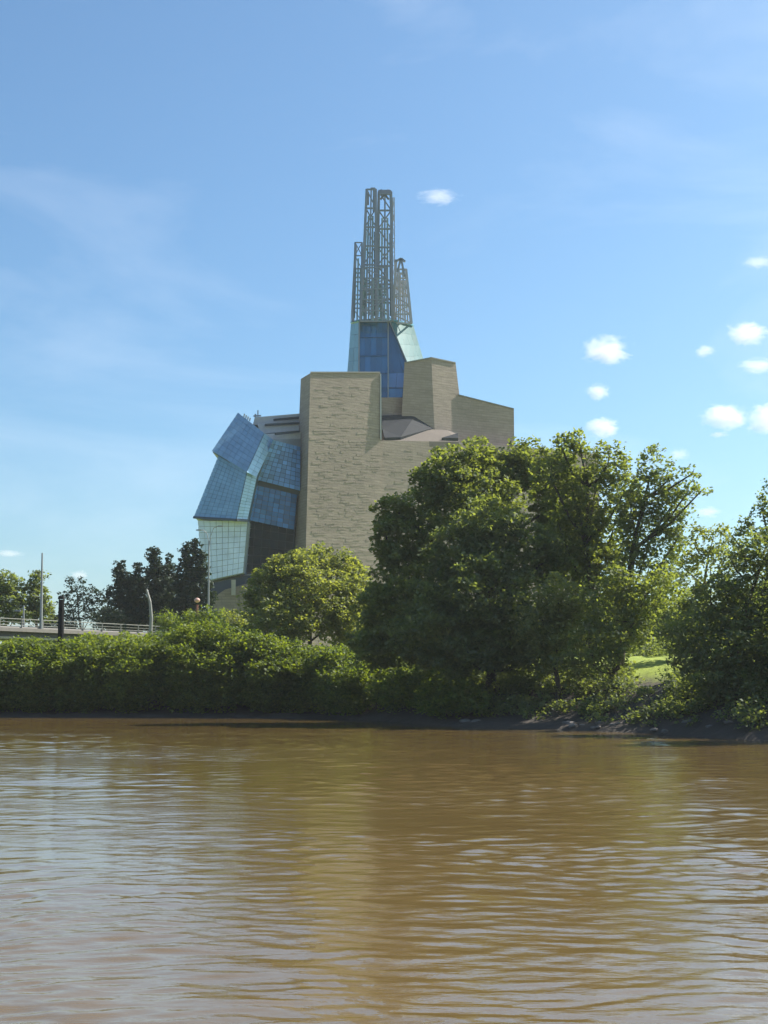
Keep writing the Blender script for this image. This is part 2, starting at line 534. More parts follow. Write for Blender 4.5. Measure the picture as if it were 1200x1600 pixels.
w1 = ring_wall('stone_wall', [(452, 1010, 327), (474, 1010, 318.5), (597, 1010, 330.3)], [(470, 592, 327), (485, 583, 318.5), (594, 583, 330)], 30,
               label='tall left limestone block')
w2 = ring_wall('stone_wall', [(588, 1010, 330.2), (720, 1010, 344), (940, 1010, 368)], [(588, 688, 330.2), (718, 690.5, 344), (935, 709, 368)], 40,
               label='long lower limestone wall running behind the trees')
w3 = ring_wall('stone_wall', [(622, 760, 343), (683, 760, 345.9), (735, 760, 352)], [(632, 568, 343), (674, 560, 345.5), (712, 568, 350)], 22,
               label='rear limestone tower block with a crease down its face')
w4 = ring_wall('stone_wall', [(700, 760, 348.8), (804, 760, 360)], [(700, 614, 348.8), (803, 640, 358)], 26,
               label='right limestone wing with a sloping top edge')
w5 = ring_wall('stone_wall', [(580, 700, 341), (640, 700, 346)], [(580, 621, 341), (640, 621, 346)], 6, label='low limestone parapet below the tower glass')
# sloping roof between the blocks (rear tower's shadow painted on as dark panels)
r0 = [P(594.5, 689, 331), P(717, 690, 343.8), P(712, 676, 350), P(690, 664, 350), P(650, 647.5, 346.5), P(594.5, 650, 342.5)]
mpart('roof_slope', loft([v - Vector((0, 0, 1.2)) for v in r0], r0), M['ramp_dark'])
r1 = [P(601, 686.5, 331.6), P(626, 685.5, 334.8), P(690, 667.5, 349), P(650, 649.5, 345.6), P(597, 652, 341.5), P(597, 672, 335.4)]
mpart('roof_shadow_panel', loft([v - Vector((0, 0, .3)) for v in r1], [v + Vector((0, -.25, .35)) for v in r1]), M['roof_shade'])
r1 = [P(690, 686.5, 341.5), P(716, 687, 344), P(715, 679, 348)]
mpart('roof_shadow_panel', loft([v - Vector((0, 0, .3)) for v in r1], [v + Vector((0, -.25, .35)) for v in r1]), M['roof_shade'])
def slab(pts, d, th):
    """thick strip standing on the river side of a wall: pts a polygon in space, pushed back by th"""
    a = [Vector(p) for p in pts]
    return loft([back(p, th) for p in a], a)
# copings
def coping(a, b_, th=.35, up=.3):
    a, b_ = P(*a), P(*b_)
    V = [a + Vector((0, -.25, 0)), b_ + Vector((0, -.25, 0)), b_ + Vector((0, .6, 0)), a + Vector((0, .6, 0))]
    mpart('coping', loft([v + Vector((0, 0, .02)) for v in V], [v + Vector((0, 0, up)) for v in V]), M['coping'])
coping((485, 583, 318.5), (594, 583, 330))
coping((632, 568, 343), (674, 560, 345.5))
coping((674, 560, 345.5), (712, 568, 350))
coping((716, 618, 350.2), (803, 640, 358))
# pale strip painted in for the sunlit right edge of the tall block
a, b_ = P(594, 584, 329.9), P(594.3, 687, 329.9)
mpart('lit_edge_strip', bar(a + Vector((.12, .2, 0)), b_ + Vector((.12, .2, 0)), .28, .6), M['roofmetal'])

w1['face'] = [6, 7, 1]; w2['face'] = [5, 6, 0]
# rough-faced stone blocks standing a little proud of the tall wall
def proud_blocks(wall, lo_hi, n, seed):
    rg = random.Random(seed); parts = []
    tri = [Vector(wall.data.vertices[i].co) for i in wall['face']]
    x0, x1, y0, y1 = lo_hi
    tl, tr, bl, br_ = [on_plane(a_, b2, tri) for a_, b2 in ((x0, y0), (x1, y0), (x0, y1), (x1, y1))]
    nrm = (tr - tl).cross(bl - tl).normalized()
    if nrm.y > 0: nrm = -nrm
    H = (tl - bl).length
    for k in range(n):
        v = rg.random() ** .8
        v = round(v * H / .62) * .62 / H
        u = rg.random()
        c = (tl.lerp(tr, u)).lerp(bl.lerp(br_, u), v)
        w = rg.uniform(.8, 3.2); h_ = rg.choice([.28, .3, .55]); d = rg.uniform(.012, .055)
        ex = (tr - tl).normalized()
        up = (tl - bl).normalized()
        q = []
        for s_ in (0.02, -d):
            for i, j in ((-1, -1), (1, -1), (1, 1), (-1, 1)):
                q.append(c + ex * (i * w / 2) + up * (j * h_ / 2) - nrm * s_)
        parts.append((q, [(3, 2, 1, 0), (4, 5, 6, 7), (0, 1, 5, 4), (1, 2, 6, 5), (2, 3, 7, 6), (3, 0, 4, 7)]))
    return join_vf(parts)
o = mpart('stone_block', proud_blocks(w1, (492, 588, 600, 980), 480, 3), M['stone'])
o['kind'] = 'stuff'
o = mpart('stone_block', proud_blocks(w2, (604, 712, 700, 980), 240, 4), M['stone'])
o['kind'] = 'stuff'

# --- glass panes laid over a bilinear patch
def patch_panes(corners, nu, nv, mat, parent, gap=.08, proud=.12, th=.08, jit=.0, seed=1, name='glass_pane', row_off=0.0):
    """corners tl,tr,bl,br as (px,py,Y); every pane an object with real thickness"""
    rg = random.Random(seed)
    tl, tr, bl, br_ = [P(*c) if not isinstance(c, Vector) else c for c in corners]
    nrm = (tr - tl).cross(bl - tl).normalized()
    if nrm.y > 0: nrm = -nrm
    def at(u, v): return (tl.lerp(tr, u)).lerp(bl.lerp(br_, u), v)
    wu = (tr - tl).length / nu; hv = (bl - tl).length / nv
    gu, gv = gap / wu / 2, gap / hv / 2
    for i in range(nu):
        for j in range(nv):
            u0, u1, v0, v1 = (i + gu) / nu, (i + 1 - gu) / nu, (j + gv) / nv, (j + 1 - gv) / nv
            q = [at(u0, v1), at(u1, v1), at(u1, v0), at(u0, v0)]
            cen = sum(q, Vector()) / 4
            tx, ty = rg.gauss(0, jit), rg.gauss(0, jit)
            ex = (q[1] - q[0]).normalized(); ey = (q[3] - q[0]).normalized()
            f = [p + nrm * (proud + tx * (p - cen).dot(ex) + ty * (p - cen).dot(ey)) for p in q]
            bk = [p - nrm * th for p in f]
            mesh_obj(name, bk + f, [(3, 2, 1, 0), (4, 5, 6, 7), (0, 1, 5, 4), (1, 2, 6, 5), (2, 3, 7, 6), (3, 0, 4, 7)], mat, parent)

def backing(name, pts, th=8, mat=None, label=None):
    a = [back(P(*q), 1.6) for q in pts]
    return mpart(name, loft([back(p, th) for p in a], a), mat or M['backing'], label=label)

# upper wing: two overlapping curved shells
k1 = backing('glass_wing', [(331, 705, 317), (385, 738, 311), (400, 746, 313.5), (428, 688, 320.5), (413, 677, 318), (372, 645, 325)], 14, M['blue_backing'],
             label='upper shell of the curved glass cloud')
patch_panes([(372, 645, 325), (413, 677, 318), (331, 705, 317), (385, 738, 311)], 7, 9, M['wing'], k1, jit=.006, seed=11)
patch_panes([(413, 677, 318), (428, 688, 320.5), (385, 738, 311), (400, 746, 313.5)], 2, 9, M['strip'], k1, jit=.006, seed=12)
k2 = backing('glass_wing', [(303, 808, 317), (369, 812, 310.5), (386, 812.5, 313), (401, 744, 315), (386, 737, 312.3), (342, 711, 318.3)], 14, M['blue_backing'],
             label='middle shell of the curved glass cloud')
patch_panes([(342, 711, 318.3), (386, 737, 312.3), (303, 808, 317), (369, 812, 310.5)], 8, 15, M['wing'], k2, jit=.006, seed=13)
patch_panes([(386, 737, 312.3), (401, 744, 315), (369, 812, 310.5), (386, 812.5, 313)], 2, 15, M['strip'], k2, jit=.006, seed=14)
# dark soffit edge under the wing
a = [P(303, 808.5, 316.6), P(369, 812.5, 310.2), P(387, 813.5, 312.8)]
V, Fc = join_vf([bar(a[0], a[1], .5, .6), bar(a[1], a[2], .5, .6)])
mpart('soffit_edge', (V, Fc), M['backing'])
# pale lower glass
k3 = backing('glass_curtain', [(309, 813, 317.5), (316, 910, 317.5), (380, 895, 314), (387, 813, 313.6)], 12, M['pale_backing'], label='pale lower glass wall')
patch_panes([(309, 813, 317.5), (387, 814, 313.6), (316, 909, 317.5), (380, 895, 314)], 8, 10, M['pale'], k3, gap=.1, jit=.004, seed=15)
# blue bands on the right
k4 = backing('glass_band', [(398, 750, 318), (469, 768, 322.5), (469, 697, 322.5), (428, 687, 318)], 9, label='upper blue glass band')
patch_panes([(426, 687, 318), (469, 698, 322.5), (398, 749, 318), (469, 767, 322.5)], 8, 10, M['blue'], k4, jit=.02, seed=16)
k5 = backing('glass_band', [(385, 812, 318.6), (459, 829, 323), (464, 772, 323), (396, 757, 318.6)], 9, label='lower deep blue glass band')
patch_panes([(396, 757, 318.6), (464, 773, 323), (385, 812, 318.6), (459, 828, 323)], 8, 8, M['deep'], k5, jit=.02, seed=17)
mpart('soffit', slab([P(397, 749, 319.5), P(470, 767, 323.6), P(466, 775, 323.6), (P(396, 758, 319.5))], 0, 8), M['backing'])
k6 = backing('lobby_glazing', [(380, 896, 320.5), (456, 896, 324), (461, 823, 324), (386, 810, 320.5)], 6, label='dark lobby glazing')
patch_panes([(386, 811, 320.5), (460, 824, 324), (381, 895, 320.5), (455, 895, 324)], 6, 6, M['black'], k6, gap=.16, jit=.02, seed=18)
# roof shells behind the wing
for i, q in enumerate([[(395, 664, 326), (470, 659, 329), (470, 646, 329), (398, 652, 326)],
                       [(408, 678, 324), (470, 672, 327), (470, 661, 327), (402, 663, 324)],
                       [(420, 692, 321.5), (470, 690, 325), (470, 675, 325), (408, 678.5, 321.5)],
                       [(424, 702, 320.8), (470, 708, 324), (470, 686, 324.2), (424, 686, 320.8)]]):
    pts = [P(*c) for c in q]
    mpart('roof_shell', slab(pts, 0, 16), [M['roofmetal'], M['roofmetal'], M['roofmetal'], M['mullion']][i])
for i, (x0, y0, x1, y1, YY) in enumerate([(428, 656, 468, 652.5, 325.8), (414, 664, 468, 661, 323.6), (430, 678, 468, 674.5, 321.2)]):
    mpart('roof_gap', bar(P(x0, y0, YY), P(x1, y1, YY + 3), .45, .5), M['backing'])
mpart('roof_vent', join_vf([tube([P(403, 653, 328), P(403, 641, 328)], .14, 6), tube([P(399, 652, 328), P(399, 647, 328)], .2, 6), bar(P(396, 650, 327.6), P(408, 649.5, 327.6), .3)]), M['steel'])
for i in range(4):
    mpart('roof_vent', tube([P(381 + i * 3, 652 + i * 2, 320), P(382 + i * 3, 646.5 + i * 2.2, 320)], .16, 5), M['steel'])
# ledge and ramp wall at the foot
mpart('ledge', slab([P(376, 906, 319.6), P(470, 903, 324), P(470, 896, 324), P(379, 897, 319.6)], 0, 8), M['concrete'])
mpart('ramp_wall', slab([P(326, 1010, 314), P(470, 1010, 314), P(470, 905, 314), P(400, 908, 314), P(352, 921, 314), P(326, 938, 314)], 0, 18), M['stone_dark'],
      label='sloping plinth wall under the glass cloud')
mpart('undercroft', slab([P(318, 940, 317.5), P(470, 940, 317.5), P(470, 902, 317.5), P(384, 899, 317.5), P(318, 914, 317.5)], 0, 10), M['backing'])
mpart('pier', bar(P(365, 930, 313.4), P(365, 906, 313.4), .9), M['concrete'])

# --- glass foot of the spire
tg = [(549, 504, 352), (562, 501, 346), (607, 499, 346), (645, 508, 354)]
bg = [(543, 585, 352), (561, 585, 346), (640, 577, 346), (664, 572, 356)]
lo = [(538, 680, 352), (560, 680, 346.5), (626, 680, 346.5), (650, 680, 356)]
b1 = [P(*q) for q in bg]; t1 = [P(*q) for q in tg]; l1 = [P(*q) for q in lo]
for r_ in (b1, t1, l1):
    r_ += [back(r_[3], 8), back(r_[0], 8)]
V = l1 + b1 + t1
n = 6
Fc = [tuple(range(n))[::-1], tuple(range(2 * n, 3 * n))]
for s_ in range(2):
    for i in range(n):
        j = (i + 1) % n
        Fc.append((s_ * n + i, s_ * n + j, (s_ + 1) * n + j, (s_ + 1) * n + i))
V = [v + Vector((0, 1.3, 0)) for v in V]
foot = mpart('glass_tower', (V, Fc), M['tower'], label='blue glass foot of the spire')
patch_panes([(562, 501, 346), (606, 499.5, 346), (561, 583, 346), (606, 583, 346)], 5, 3, M['tower'], foot, gap=.1, jit=.01, seed=21)
patch_panes([(561, 584, 346), (606, 584, 346), (560, 640, 346), (606, 640, 346)], 5, 2, M['tower'], foot, gap=.1, jit=.01, seed=22)
patch_panes([(607, 500, 346), (608.5, 500, 346), (607, 580, 346), (639, 578, 346)], 2, 3, M['tower'], foot, gap=.1, jit=.01, seed=23)
patch_panes([(607, 583, 346), (634, 583, 346), (607, 606, 346), (630, 606, 346)], 2, 1, M['blue'], foot, gap=.1, jit=.01, seed=24)
patch_panes([(607, 607, 346), (630, 607, 346), (607, 640, 346), (627, 640, 346)], 2, 1, M['tower'], foot, gap=.1, jit=.01, seed=25)
patch_panes([(549, 504, 352), (561.5, 501, 346.2), (543, 585, 352), (560.5, 585, 346.2)], 2, 4, M['teal'], foot, gap=.06, jit=.01, seed=26)
patch_panes([(609, 500, 346), (645, 508, 354), (640, 577, 346), (664, 572, 356)], 4, 4, M['mint'], foot, gap=.03, jit=.004, seed=27)
mesh_obj('mullion', *bar(P(606.5, 499, 345.4), P(606.5, 640, 345.4), .3, .5), M['mullion'], foot)
mesh_obj('mullion', *bar(P(561.5, 501, 345.4), P(560, 640, 345.4), .35, .5), M['mullion'], foot)
mesh_obj('mullion', *bar(P(608, 500, 345.3), P(640.5, 577, 345.3), .22, .4), M['mullion'], foot)
for yy in (527, 556, 583, 606):
    xr = 606
    mesh_obj('transom', *bar(P(562, yy, 345.6), P(xr, yy - .3, 345.6), .12, .3), M['tower'], foot)

# --- open steel lattice of the spire
def mast(bl, br, tl, tr, yb, yt, Y0, Y1, levels, w, mat=None, label=None, cols=2, fins=0, finmat=None, skip_top=0.0, tiltl=0):
    """box-section lattice: px range at the bottom and the top, depth range Y0..Y1"""
    mat = mat or M['steel']
    dep = (Y1 - Y0)
    r = mpart('lattice_mast', bar(P(bl, yb, Y0), P(tl, yt + tiltl, Y0 + dep * .15), w), mat, label=label)
    def pt(fu, fv, side):
        x = (bl + (br - bl) * fu) * (1 - fv) + (tl + (tr - tl) * fu) * fv
        y = yb + (yt - yb) * fv
        yy = Y0 + dep * (side * (1 - .3 * fv) + .15 * fv)
        return P(x, y, yy)
    tops = {}
    for side in (0, 1):
        for c in range(cols):
            if side == 0 and c == 0: continue
            fu = c / (cols - 1)
            mesh_obj('column', *bar(pt(fu, 0, side), pt(fu, 1 - skip_top * (c % 2), side), w if c in (0, cols - 1) else w * .6), mat, r)
    for k in range(levels + 1):
        v = k / levels * (1 - skip_top)
        for side in (0, 1):
            mesh_obj('crossbar', *bar(pt(0, v, side), pt(1, v, side), w * .6), mat, r)
        for fu in (0, 1):
            mesh_obj('crossbar', *bar(pt(fu, v, 0), pt(fu, v, 1), w * .6), mat, r)
        if k < levels:
            v2 = (k + 1) / levels * (1 - skip_top)
            a_, b2 = (0, 1) if k % 2 else (1, 0)
            mesh_obj('brace', *bar(pt(a_, v, 0), pt(b2, v2, 0), w * .45), mat, r)
            if k % 2: mesh_obj('brace', *bar(pt(b2, v, 1), pt(a_, v2, 1), w * .45), mat, r)
    for k in range(fins):
        fu = (k + .5) / fins
        sd = .5 + .35 * math.sin(k * 2.4)
        v0, v1 = (0.0, .8) if k % 2 else (.04, .68)
        mesh_obj('glass_fin', *bar(pt(fu, v0, sd), pt(fu, v1, sd), (br - bl) / fins * .62 * mpp(Y0), .08), finmat or M['fin'], r)
    return r
mast(551, 565, 555, 565.5, 502, 379, 348, 354, 6, .42, label='slim left mast of the spire', fins=3)
mast(564, 588, 573, 587, 502, 296, 344, 351, 7, .62, label='tall left mast of the spire', cols=3, fins=5)
mast(588, 613, 592, 611, 502, 300, 346, 355, 7, .66, label='tall right mast of the spire', cols=3, fins=5)
mast(613, 643, 619, 633, 505, 406, 348, 356, 6, .6, M['steel_pale'], label='short right mast of the spire', cols=4, fins=8, finmat=M['steel_pale'], skip_top=.15)
mast(563, 607, 567, 604, 502, 418, 340.5, 345.5, 5, .55, label='low front frame of the spire', cols=6, fins=12)
mast(548.5, 553, 554.5, 557, 503, 384, 352, 355, 6, .22, M['steel_pale'], label='outer left rod frame of the spire')
mast(612, 617, 614, 616, 500, 309, 351, 353, 9, .22, M['steel_pale'], label='outer right rod frame of the spire')
r = mpart('spire_crown', join_vf([bar(P(591, 303, 347), P(611, 303, 347), .5), bar(P(592, 298, 348), P(610, 298, 348), .4),
                                  bar(P(595, 297, 349), P(607, 311, 347), .45), bar(P(607, 297, 349), P(595, 311, 347), .45),
                                  bar(P(592, 298, 348), P(592, 316, 347), .45), bar(P(610, 298, 348), P(610, 316, 347), .45)]), M['steel'])
mpart('spire_crown', join_vf([bar(P(584.5, 294, 345), P(584, 330, 345), .6), bar(P(579, 295, 345.5), P(586, 295, 345.5), .5), bar(P(575, 300, 346), P(575, 320, 346), .5)]), M['steel'])
mpart('spire_crown', join_vf([bar(P(617, 409, 349), P(627, 404, 349), .5), bar(P(627, 404, 349), P(633, 409, 349), .5),
                              bar(P(626, 405, 349), P(621, 425, 349), .5), bar(P(627, 405, 349), P(632, 432, 349), .5)]), M['steel'])
mpart('spire_collar', join_vf([bar(P(549, 504, 351), P(562, 501, 345.2), .5), bar(P(562, 501, 345.2), P(607, 499, 345.2), .5), bar(P(607, 499, 345.2), P(645, 508, 353.5), .5)]), M['teal'])
settle(museum)

# ------------------------------------------------------------------ bridge on the left
bridge = empty('road_bridge', (-40, 192, 9.9))
tag(bridge, 'low concrete road bridge with a pale steel railing at the far left', 'bridge')
def deck_pt(t):                      # t = metres along the deck, 0 at the left edge of the picture
    d = Vector((14.5, 27, 0)).normalized()
    return Vector((-49, 180, 0)) + d * t
d_ = Vector((14.5, 27, 0)).normalized(); nr = Vector((d_.y, -d_.x, 0))
def along(t0, t1, off, w, z0, z1):
    a, b2 = deck_pt(t0) + nr * off, deck_pt(t1) + nr * off
    ring = [a - nr * w / 2, a + nr * w / 2, b2 + nr * w / 2, b2 - nr * w / 2]
    return loft([v + Vector((0, 0, z0)) for v in ring], [v + Vector((0, 0, z1)) for v in ring])
T0, T1 = -110, 48
mpart('deck', along(T0, T1, -6, 12.0, 9.97, 10.25), M['conc_dark'], bridge)
mpart('fascia', along(T0, T1, .15, .3, 9.93, 10.4), M['conc_dark'], bridge)
mpart('kerb', along(T0, T1, -.3, .45, 10.25, 10.62), M['concrete'], bridge)
mpart('girder', along(T0, 22, -1.6, .8, 8.9, 9.97), M['backing'], bridge)
mpart('girder', along(T0, 22, -7, .8, 8.9, 9.97), M['backing'], bridge)
mpart('girder_flange', along(T0, 22, -.9, 1.2, 9.0, 9.28), M['concrete'], bridge)
mpart('abutment', along(22, 50, -6, 11.5, 5.5, 9.9), M['concrete'], bridge)
mpart('top_rail', along(T0, T1, 0, .09, 11.5, 11.6), M['rail'], bridge)
mpart('bottom_rail', along(T0, T1, 0, .07, 10.72, 10.8), M['rail'], bridge)
mpart('middle_rail', along(T0, T1, 0, .05, 11.1, 11.15), M['rail'], bridge)
p0 = None
for k in range(-26, 13):
    p = deck_pt(k * 4.0 + 1.5)
    if p0 is None:
        v, f = box((0, 0, 0), (.14, .14, 1.2))
        p0 = mesh_obj('post', v, f, M['rail'], bridge); o = p0
    else:
        o = p0.copy(); COL.objects.link(o); o.parent = bridge
    o.location = (p.x, p.y, 11.0)
for t in (-95, -60, -25):
    p = deck_pt(t) - nr * 6
    mpart('pier', box((p.x, p.y, 4.0), (2.0, 9, 9.2), math.atan2(d_.y, d_.x)), M['concrete'], bridge)
settle(bridge)

# ------------------------------------------------------------------ lamps and poles
def lamp(base, top_px, label, name='street_lamp', arms=(), r0=.14, r1=.07, mat=None, cat='street lamp', bend=None, group=None, head=True):
    base = Vector(base)
    o = empty(name, base); tag(o, label, cat, group)
    top = Vector(top_px)
    pts = [base] + ([Vector(q) for q in bend] if bend else [base.lerp(top, .5)]) + [top]
    rr = [r0 + (r1 - r0) * i / (len(pts) - 1) for i in range(len(pts))]
    mpart('pole', tube(pts, rr, 8), mat or M['pole'], o)
    for a in arms:
        a = [Vector(q) for q in a]
        arm = mpart('arm', tube(a, .05, 6), mat or M['pole'], o)
        e = a[-1]; dd = (a[-1] - a[-2]).normalized()
        if head:
            h_ = mpart('lamp_head', box((e.x + dd.x * .25, e.y, e.z - .02), (.75, .32, .16)), mat or M['pole'], o)
    settle(o)
    return o
YL = 215
b_ = P(326, 985, YL); b_.z = 6
lamp(b_, P(326.5, 845, YL), 'tall double-armed grey street lamp standing in front of the pale glass wall',
     arms=[[P(326.5, 846, YL), P(323, 833, YL), P(318, 828.5, YL), P(313, 828, YL)],
           [P(326.5, 860, YL), P(329, 838, YL), P(334, 825, YL), P(342, 822, YL)]], r0=.2, r1=.1)
YL = 188
b_ = P(64, 990, YL); b_.z = 9.9
lamp(b_, P(66, 864, YL), 'tall thin pale mast rising from the bridge railing at far left', name='mast', cat='mast', r0=.22, r1=.1,
     arms=[[P(64, 934, YL), P(58, 932, YL), P(50, 930, YL)]], head=False)
YL = 186
b_ = P(37, 985, YL); b_.z = 9.9
lamp(b_, P(37, 946, YL), 'short pale lamp post on the bridge left of the tall mast', r0=.13, r1=.1,
     arms=[[P(37, 950, YL), P(33, 951, YL), P(30, 954, YL)]])
YL = 170
b_ = P(95, 1015, YL); b_.z = gz(b_.x, b_.y) - .2
o = lamp(b_, P(96, 937, YL), 'thick black post standing in front of the bridge', name='bollard_post', cat='post', r0=.42, r1=.33, mat=M['blackpole'])
c_ = P(96, 936, YL)
mesh_obj('cap', *tube([c_ - o.location, c_ + Vector((0, 0, .35)) - o.location], [.42, .36], 10), M['blackpole'], o)
YL = 205
b_ = P(235, 990, YL); b_.z = 9.5
lamp(b_, P(229, 921, YL), 'leaning curved pale lamp post at the right end of the bridge', r0=.3, r1=.16, mat=M['rail'],
     bend=[P(236.5, 965, YL), P(234.5, 940, YL)], arms=[[P(229, 922, YL), P(229.5, 919, YL), P(232, 918, YL)]], head=False)
YL = 200
b_ = P(308, 985, YL); b_.z = gz(b_.x, b_.y)
o = empty('globe_lamp', b_); tag(o, 'pinkish round-headed lamp on a reddish post in front of the dark evergreens', 'lamp')
M['pink'] = plain('pink_globe', (.5, .3, .25), .5); M['rust'] = plain('rust_red', (.2, .06, .05), .7)
mpart('pole', tube([b_, P(308, 945, YL)], [.2, .18], 8), M['rust'], o)
c = P(308, 938, YL)
pr_ = [(-.32, .1), (-.2, .33), (0, .42), (.12, .4), (.28, .25), (.34, .08)]
mpart('globe', tube([c + Vector((0, 0, z)) for z, _ in pr_], [q for _, q in pr_], 12), M['pink'], o)
settle(o)

# ------------------------------------------------------------------ foliage
def leaf_cloud(lobes, dens, size, seed, clump=.8, flat=.55, core=.25):
    """lobes: (center, (rx,ry,rz)) world ellipsoids -> (n,4,3) leaf quads gathered in clumps with gaps between"""
    rg = np.random.default_rng(seed)
    C, Rr = [], []
    for c, (rx, ry, rz) in lobes:
        area = math.pi * rx * rz
        n = max(60, int(dens * area))
        nc = max(6, int(area * 1.5 / clump ** 2))
        d = rg.normal(size=(nc, 3)); d /= np.linalg.norm(d, axis=1)[:, None]
        rad = rg.uniform(.5, 1.03, (nc, 1)) ** .7
        cc = d * rad * np.array([rx, ry, rz]) * rg.uniform(.88, 1.1, (nc, 1))
        cr = clump * rg.uniform(.5, 1.25, nc)
        n1 = int(n * (1 - core))
        pick = rg.integers(0, nc, n1)
        q = rg.normal(size=(n1, 3)); q /= np.linalg.norm(q, axis=1)[:, None]
        q *= (rg.uniform(.25, 1, (n1, 1)) ** .6) * np.array([1.15, 1.15, .75])
        p1 = cc[pick] + q * cr[pick][:, None]
        n2 = n - n1
        d2 = rg.normal(size=(n2, 3)); d2 /= np.linalg.norm(d2, axis=1)[:, None]
        p2 = d2 * (rg.uniform(0, 1, (n2, 1)) ** .5) * np.array([rx, ry, rz]) * .8
        C.append(np.concatenate([p1, p2]) + np.array(c))
    C = np.concatenate(C); n = len(C)
    nrm = rg.normal(size=(n, 3)); nrm[:, 2] = np.abs(nrm[:, 2]) + flat
    nrm /= np.linalg.norm(nrm, axis=1)[:, None]
    t = np.cross(nrm, rg.normal(size=(n, 3))); t /= np.linalg.norm(t, axis=1)[:, None]
    u = np.cross(nrm, t)
    a = size * rg.uniform(.6, 1.3, (n, 1)); b2 = a * rg.uniform(.5, .8, (n, 1))
    return np.stack([C - t * a, C - u * b2, C + t * a, C + u * b2], 1)

def px_lobe(px, py, rx, ry, Y, deep=.85):
    k = mpp(Y)
    return (P(px, py, Y), (rx * k, rx * k * deep, ry * k))

def tree(label, lobes, base_px, base_Y, mat, seed, dens=75, size=.2, name='leafy_tree', group=None, r0=.35, clump=.8, limbs=True, flat=.55, core=.25, trunk_top=None, cat='tree', extra_limbs=()):
    base = P(base_px, 1000, base_Y); base.z = gz(base.x, base.y) - .1
    o = empty(name, base); tag(o, label, cat, group)
    L_ = [px_lobe(*l) for l in lobes]
    V = leaf_cloud(L_, dens, size, seed, clump, flat, core)
    quads_obj('crown', V - np.array(base), mat, o)
    rg = random.Random(seed)
    top = max(L_, key=lambda l: l[0].z)[0] if trunk_top is None else P(*trunk_top)
    H = top.z - base.z
    pts = [base + Vector((0, 0, -.3))]
    for f in (.15, .35, .6, .85, 1.0):
        q = base.lerp(top, f); q.x = base.x + (top.x - base.x) * f ** 1.6; q.y = base.y + (top.y - base.y) * f ** 1.6
        q += Vector((rg.uniform(-.2, .2), rg.uniform(-.2, .2), 0)) * (1 if f < 1 else 0)
        pts.append(q)
    rr = [r0 * 1.3, r0, r0 * .85, r0 * .6, r0 * .32, r0 * .12]
    mesh_obj('trunk', *tube([p - base for p in pts], rr, 8), M['bark'], o, smooth=True)
    if limbs:
        for (c, rad) in L_:
            if (c - top).length < .3: continue
            f = min(.8, max(.18, (c.z - base.z) / H - .3))
            i = min(4, int(f * 5)); st = pts[i + 1] if i + 1 < len(pts) else pts[-2]
            mid = st.lerp(c, .5) + Vector((rg.uniform(-.4, .4), rg.uniform(-.3, .3), -.4))
            e = c + Vector((rg.uniform(-.3, .3) * rad[0], 0, rad[2] * .5))
            mesh_obj('limb', *tube([p - base for p in (st, mid, c, e)], [r0 * .42, r0 * .3, r0 * .18, r0 * .05], 6), M['bark'], o, smooth=True)
    for (a_, m_, c_) in extra_limbs:
        mesh_obj('limb', *tube([P(*a_) - base, P(*m_) - base, P(*c_) - base], [r0 * .4, r0 * .25, r0 * .08], 6), M['bark'], o, smooth=True)
    return o

# large riverbank trees
tree('round pale green tree in front of the tall stone wall',
     [(420, 935, 46, 50, 165), (455, 900, 42, 44, 165), (490, 885, 38, 34, 168), (530, 895, 38, 36, 168), (485, 940, 70, 60, 163), (540, 950, 50, 60, 165), (440, 975, 60, 40, 160), (560, 915, 24, 36, 168)],
     480, 165, M['leaf_pale'], 101, dens=120, size=.2, r0=.3)
tree('tallest big leafy tree, its crown overlapping the museum right stone wing',
     [(622, 800, 38, 32, 137), (606, 850, 30, 46, 136), (650, 840, 56, 50, 137), (668, 765, 34, 40, 139), (700, 740, 46, 42, 139), (745, 728, 46, 42, 141), (790, 735, 48, 42, 142), (830, 728, 46, 40, 142), (868, 742, 44, 44, 143), (870, 790, 46, 60, 143), (890, 850, 50, 70, 143), (740, 790, 90, 60, 139), (640, 920, 70, 60, 135), (610, 960, 60, 50, 134), (600, 1010, 60, 42, 133), (670, 1010, 60, 40, 133)],
     700, 138, M['leaf'], 102, dens=140, size=.2, r0=.55, trunk_top=(740, 745, 140))
tree('broad dark tree bulging out in front of the tallest tree',
     [(760, 830, 62, 48, 131), (720, 870, 60, 60, 130), (800, 870, 66, 66, 131), (750, 930, 100, 66, 129), (690, 985, 90, 55, 128), (800, 990, 90, 50, 128), (860, 870, 34, 50, 131), (730, 1025, 80, 34, 127), (820, 1028, 60, 30, 127)],
     765, 131, M['leaf_mid'], 103, dens=140, size=.19, r0=.45)
tree('tall airy tree with a dark bare trunk, right of the biggest tree',
     [(880, 705, 30, 26, 134), (905, 692, 22, 22, 134), (860, 745, 34, 38, 134), (895, 770, 30, 50, 134), (880, 840, 40, 50, 134), (950, 725, 38, 34, 132), (975, 770, 34, 34, 132), (930, 770, 40, 50, 133), (930, 850, 50, 60, 134), (955, 840, 36, 60, 133), (935, 900, 50, 50, 132), (905, 820, 34, 50, 135), (880, 900, 50, 60, 134), (950, 970, 70, 60, 134)],
     920, 133, M['leaf'], 104, dens=75, size=.19, r0=.42, trunk_top=(915, 710, 134), clump=.7, core=.12)
